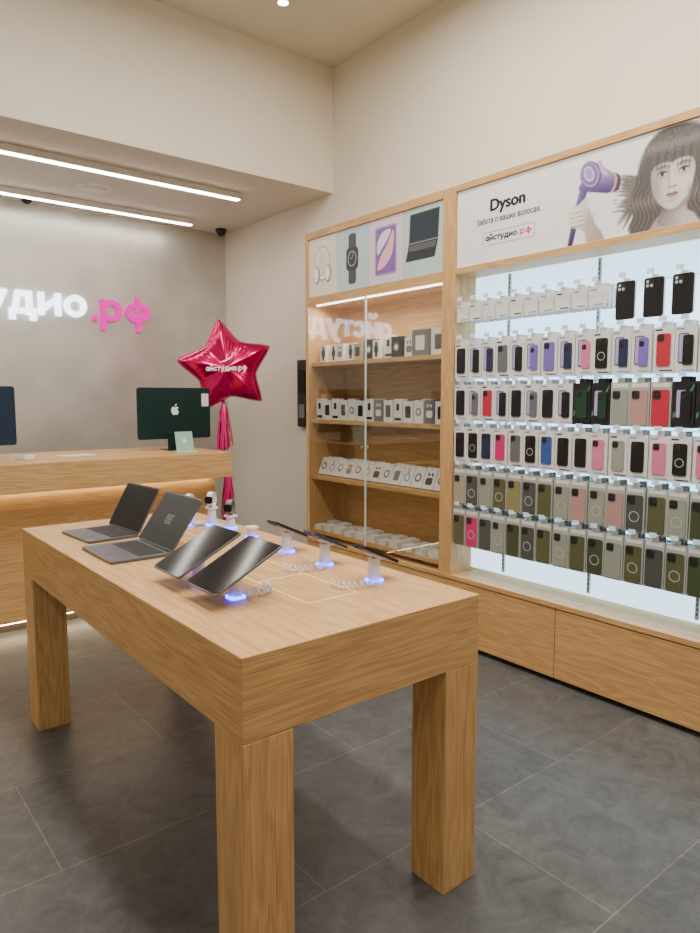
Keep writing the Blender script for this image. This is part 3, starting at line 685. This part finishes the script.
y=4.33; i=0
while y>3.03:
    for q in range(2):
        o=newobj('product_box',E if (i+q)%3 else E2,(3.18+q*.13,y+random.uniform(-.006,.006),SH[3]+e_),rot=(0,0,random.uniform(-.12,.12))); tag(o,'small flat white box lying on the lowest shelf','box','boxes on the lowest cabinet shelf')
    y-=.128; i+=1
# ---------------------------------------------------------------- counter
ct=thing('service_counter','oak service counter with warm light strips beneath its top','counter',(0,0,0))
CZ=1.09; CX1=2.51
MB().box(-1.5,CX1,4.55,5.45,CZ-.185,CZ).obj('countertop',WX,ct,bevel=.003)
MB().box(-1.5,CX1-.02,4.80,5.40,.02,CZ-.185).obj('counter_base',WX,ct)
MB().box(-1.48,CX1-.05,4.86,5.35,FZ,.02).obj('plinth',MC['plinth_dark'],ct)
ledw=mat('pale_yellow_led_strip',(255,238,200),.4,0,22,(255,232,184))
MB().box(-1.45,CX1-.05,4.765,4.785,CZ-.193,CZ-.1855).obj('led_strip',ledw,ct)
MB().box(-1.45,CX1-.05,4.82,4.835,.008,.0195).obj('led_strip',ledw,ct)
C0=CZ+.0006
tealm=mat('computer_green_back',(22,50,48),.35,.4); bluem=mat('computer_blue_back',(30,52,76),.35,.4); silver=mat('silver_logo',(225,230,228),.4,0,.1)
def apple(cx,cz,s,y):
    return Matrix(((s,0,0,cx),(0,0,-1,y),(0,s,0,cz),(0,0,0,1)))
AP=[(0,.27),(.15,.35),(.3,.34),(.43,.22),(.33,.12),(.29,-.02),(.34,-.15),(.46,-.22),(.38,-.44),(.22,-.62),(.1,-.6),(0,-.56),(-.1,-.6),(-.22,-.62),(-.4,-.42),(-.49,-.1),(-.45,.16),(-.3,.34),(-.15,.35)]
LF=[(0,.40),(.01,.53),(.09,.66),(.2,.72),(.19,.58),(.11,.45)]
def logo(parent,cx,cz,s,y,m):
    mtx=apple(cx,cz,s,y); MB().prism(smooth(AP,5),0,.002/1,mtx=mtx).prism(smooth(LF,5),0,.002,mtx=mtx).obj('apple_logo',m,parent)
def imac(x,y,m,label,sticker):
    t=thing('desktop_computer',label,'computer',(x,y,C0))
    W,H0,H1=.60,.09,.485
    mt=Matrix(((1,0,0,0),(0,0,-1,0),(0,1,0,0),(0,0,0,1)))
    s=MB().prism(rr(W,H1-H0,.02,5,0,(H0+H1)/2),-.008,.008,mtx=mt).obj('computer_display',m,t,bevel=.003)
    MB().prism(rr(W-.03,H1-H0-.03,.01,4,0,(H0+H1)/2),-.0095,-.0082,mtx=mt).obj('screen',dk,s)
    b=MB().box(-.07,.07,-.02,-.014,0.006,.14).box(-.07,.07,-.02,.13,0,.006).box(-.03,.03,-.014,-.0085,.10,.14)
    b.obj('computer_stand',m,t,(0,0,0),(0,0,0),bevel=.002)
    logo(t,0,.315,.065,-.0085,silver)
    if sticker: MB().box(.225,.285,-.0095,-.0086,.34,.44).obj('sticker',box_w,s)
imac(2.26,5.0,tealm,'dark green all-in-one desktop computer on the wooden counter, back showing',True)
imac(.82,5.0,bluem,'blue all-in-one desktop computer on the wooden counter, back showing',False)
t=thing('counter_card_holder','small pale green card holder standing on the counter','card holder',(2.25,4.80,C0))
MB().box(-.07,.07,0,.004,.0,.155,mtx=Matrix.Rotation(R(-12),4,'X')).obj('card',mat('card_mint',(150,190,178),.4),t)
MB().box(-.085,.085,-.04,.05,0,.004).obj('holder_foot',mat('foot_white',(220,220,216),.4),t)
MB().prism(smooth(AP,5),0,.06,mtx=Matrix.Rotation(R(-12),4,'X')@Matrix(((.03,0,0,0),(0,0,-.03,0),(0,.03,0,.09),(0,0,0,1)))).obj('apple_logo',silver,t)
t=thing('card_reader','small white card reader lying on the wooden counter','card reader',(1.14,4.88,C0),(0,0,R(20)))
MB().prism(rr(.08,.12,.015),0,.03).obj('reader_body',white,t,bevel=.004)
MB().prism(rr(.06,.04,.004,3,0,.025),.0301,.031).obj('reader_screen',dk,t)
t=thing('paper_tray','flat white paper sheet on the wooden counter','paper',(1.50,4.98,C0)); MB().box(-.12,.12,-.07,.07,0,.003).obj('paper_sheet',box_w,t)
# ---------------------------------------------------------------- sign
sg=thing('wall_sign_letters','glowing white and magenta raised lettering sign on grey wall','sign',(0,0,0))
mt=Matrix(((1,0,0,0),(0,0,-1,YB-.0005),(0,1,0,0),(0,0,0,1)))
sw=mat('sign_white_glow',(240,245,255),.5,0,4.2,(222,236,255)); sp=mat('sign_pink_glow',(225,0,160),.5,0,.75,(240,0,190),spec=.1)
strokes('lettering','айстудио',.42,2.217,.196,1.653,sw,sg,mt,.03)
strokes('lettering','.рф',2.117,2.20,.196,.561,sp,sg,mt,.03)
# ---------------------------------------------------------------- balloon
foil=mat('magenta_foil',(208,3,100),.2,.75,coat=.3); foil2=mat('magenta_tassel_foil',(225,30,125),.35,.2)
bl=thing('star_balloon','shiny magenta star foil balloon with lettering floating beside counter','balloon',(2.88,5.30,1.75),(0,0,R(-28)))
def star():
    NA,NS=160,16; ro,ri=.455,.25; vs=[];fs=[]
    def rad(a):
        a=(a-R(99))%(2*math.pi/5); k=abs(a-math.pi/5)/(math.pi/5)
        th=(1-k)*math.pi/5
        x1,y1=ro,0; x2,y2=ri*math.cos(math.pi/5),ri*math.sin(math.pi/5)
        dx,dy=x2-x1,y2-y1; c,s=math.cos(th),math.sin(th)
        t=(s*x1-c*y1)/(c*dy-s*dx); px,py=x1+t*dx,y1+t*dy
        r=math.hypot(px,py); return r-.03*k**10+.012*(1-k)**4, k
    for side in (1,-1):
        for j in range(NS+1):
            q=j/NS
            for i in range(NA):
                a=2*math.pi*i/NA; r,k=rad(a); s_=math.sin(q*math.pi/2); rr_=r*s_
                d=math.cos(q*math.pi/2)
                T_=.15*(d**.8)*(1-.14*math.sin(math.pi*s_)*(1-k))
                wr=.005*math.sin(i*2*math.pi/NA*40+(0 if side>0 else 1))*(q**3)*(1-q)*4*(1-.5*k)
                vs.append((rr_*math.cos(a),-side*(T_+wr),rr_*math.sin(a)*(.94 if math.sin(a)<0 else 1)))
    for sdi in range(2):
        o=sdi*(NS+1)*NA
        for j in range(NS):
            for i in range(NA):
                i2=(i+1)%NA; f=[o+j*NA+i,o+j*NA+i2,o+(j+1)*NA+i2,o+(j+1)*NA+i]
                fs.append(f if sdi==0 else f[::-1])
    return vs,fs
vs,fs=star(); b=MB(); b.add(vs,fs,0,True); o=b.obj('balloon_body',foil,bl)
wprint=mat('white_print',(250,246,248),.5,0,.4)
mt=Matrix(((1,0,0,0),(0,0,-1,-.1535),(0,1,0,0),(0,0,0,1)))@Matrix.Rotation(R(2),4,'Z')
strokes('lettering','айстудио.рф',-.17,-.025,.034,.34,wprint,bl,mt,.002,w=.2)
MB().prism(smooth([(-.06,.045),(.0,.055),(.05,.090),(.06,.13),(.04,.092),(-.01,.064)]),-.01,.003,mtx=mt).obj('printed_swoosh',wprint,bl)
pts=[(-.03+.01*math.sin(i),0,-.20-.125*i) for i in range(12)]; pts.append((-.03,0,-1.75))
MB().tube(pts,.0015,5).obj('ribbon',foil2,bl)
def tassel(z0,ln,x):
    b=MB(); random.seed(int(z0*100)+50)
    for i in range(80):
        a=random.uniform(0,6.28); r0=.008; r1=random.uniform(.01,.085); w=.007; dz=ln*random.uniform(.8,1)
        c,s=math.cos(a),math.sin(a); p=[]
        for q in range(6):
            t_=q/5; rr0=r0+(r1-r0)*t_**.6; px,py=x+c*rr0+.004*math.sin(q*2+i),s*rr0
            p+= [(px-s*w,py+c*w,z0-dz*t_),(px+s*w,py-c*w,z0-dz*t_)]
        b.add(p,[[2*q,2*q+1,2*q+3,2*q+2] for q in range(5)],0,False)
    b.cyl((x,0,z0-.01),.014,.03,0,seg=10)
    b.obj('foil_tassel',foil2,bl)
tassel(-.29,.42,-.03); tassel(-.86,.5,-.0)
MB().cyl((-.03,0,-1.7995),.06,.06,seg=24,r2=.05).obj('balloon_weight',foil2,bl,bevel=.004)
# ---------------------------------------------------------------- ceiling items
lampm=mat('linear_lamp_glow',(255,252,244),.4,0,30,(255,247,234)); lh=mat('lamp_housing_white',(225,222,215),.4)
for x0,x1,y in ((-2.9,2.91,5.08),(-2.9,2.97,6.08)):
    t=thing('linear_ceiling_lamp','long slim white linear lamp fixed to the low ceiling','ceiling lamp',(0,0,0)); t['group']='linear lamps on the low ceiling'
    MB().box(x0,x1,y-.03,y+.03,ZL-.05,ZL-.0005).obj('lamp_housing',lh,t,bevel=.003)
    MB().box(x0+.01,x1-.01,y-.024,y+.024,ZL-.056,ZL-.0502).obj('diffuser',lampm,t)
for (x,y) in ((3.36,6.24),(1.56,6.22)):
    t=thing('security_camera','small black dome security camera on the low ceiling','security camera',(x,y,ZL)); t['group']='security cameras'
    MB().cyl((0,0,-.02),.055,.0195,0).obj('camera_mount',mat('camera_black',(18,18,20),.35),t)
    b=MB(); vs=[];fs=[]
    for j in range(7):
        for i in range(20):
            a=2*math.pi*i/20; q=R(90)*j/6; vs.append((.046*math.cos(q)*math.cos(a),.046*math.cos(q)*math.sin(a),-.02-.05*math.sin(q)))
    for j in range(6):
        for i in range(20): fs.append([j*20+i,(j+1)*20+i,(j+1)*20+(i+1)%20,j*20+(i+1)%20])
    b.add(vs,fs,0,True).obj('camera_dome',MC['camera_black'],t)
t=thing('air_vent','round white ceiling air vent','vent',(1.93,5.65,ZL))
MB().cyl((0,0,-.012),.12,.0115,0,32,r2=.14).obj('vent_rim',lh,t); MB().cyl((0,0,-.03),.05,.018,0,32,r2=.08).obj('vent_disc',lh,t)
t=thing('recessed_spotlight','small round recessed spotlight in the high ceiling','spotlight',(2.68,4.06,ZH))
MB().ringplate(ell(0,0,.05,.05),ell(0,0,.036,.036),-.008,-.0005).obj('trim_ring',lh,t)
MB().cyl((0,0,-.006),.035,.0055,0,24).obj('lamp_lens',mat('spot_glow',(255,245,230),.4,0,25,(255,240,220)),t)
t=thing('wall_intercom','tall black wall-mounted intercom on the beige wall','intercom',(XR,4.99,1.24))
MB().box(-.045,-.0005,-.08,.08,0,.59).obj('intercom_body',MC['camera_black'],t,bevel=.008)
MB().box(-.05,-.0455,-.05,.05,.30,.50).obj('intercom_screen',dk,t); MB().box(-.053,-.0455,-.04,.04,.08,.2).obj('keypad',mat('keypad_grey',(120,120,122),.5),t)
# ---------------------------------------------------------------- lights
def area(name,loc,sx,sy,power,col,rot=(0,0,0)):
    l=bpy.data.lights.new(name,'AREA'); l.shape='RECTANGLE'; l.size=sx; l.size_y=sy; l.energy=power; l.color=col
    o=bpy.data.objects.new(name,l); bpy.context.scene.collection.objects.link(o); o.location=loc; o.rotation_euler=rot; return o
warm=(1,.945,.85)
area('ceiling_light',(1.1,1.4,4.05),.3,4.0,130,warm)
area('ceiling_light',(-1.2,1.0,4.05),.3,4.5,50,warm)
area('ceiling_light',(2.4,1.6,4.05),.2,3.5,95,warm)
area('cabinet_light',(XF+.10,3.68,ZS-.06),.06,1.3,9,warm,(0,R(10),0))
w=bpy.data.worlds.new('world'); bpy.context.scene.world=w; w.use_nodes=True
w.node_tree.nodes['Background'].inputs[0].default_value=(.9,.85,.8,1); w.node_tree.nodes['Background'].inputs[1].default_value=.05
# ---------------------------------------------------------------- camera
cd=bpy.data.cameras.new('camera'); cam=bpy.data.objects.new('camera',cd); bpy.context.scene.collection.objects.link(cam)
cd.sensor_width=36; cd.lens=682/933*36; cam.location=(0,0,1.5); cam.rotation_euler=(R(90-5.78),0,R(-38.7)); cd.clip_start=.05
bpy.context.scene.camera=cam
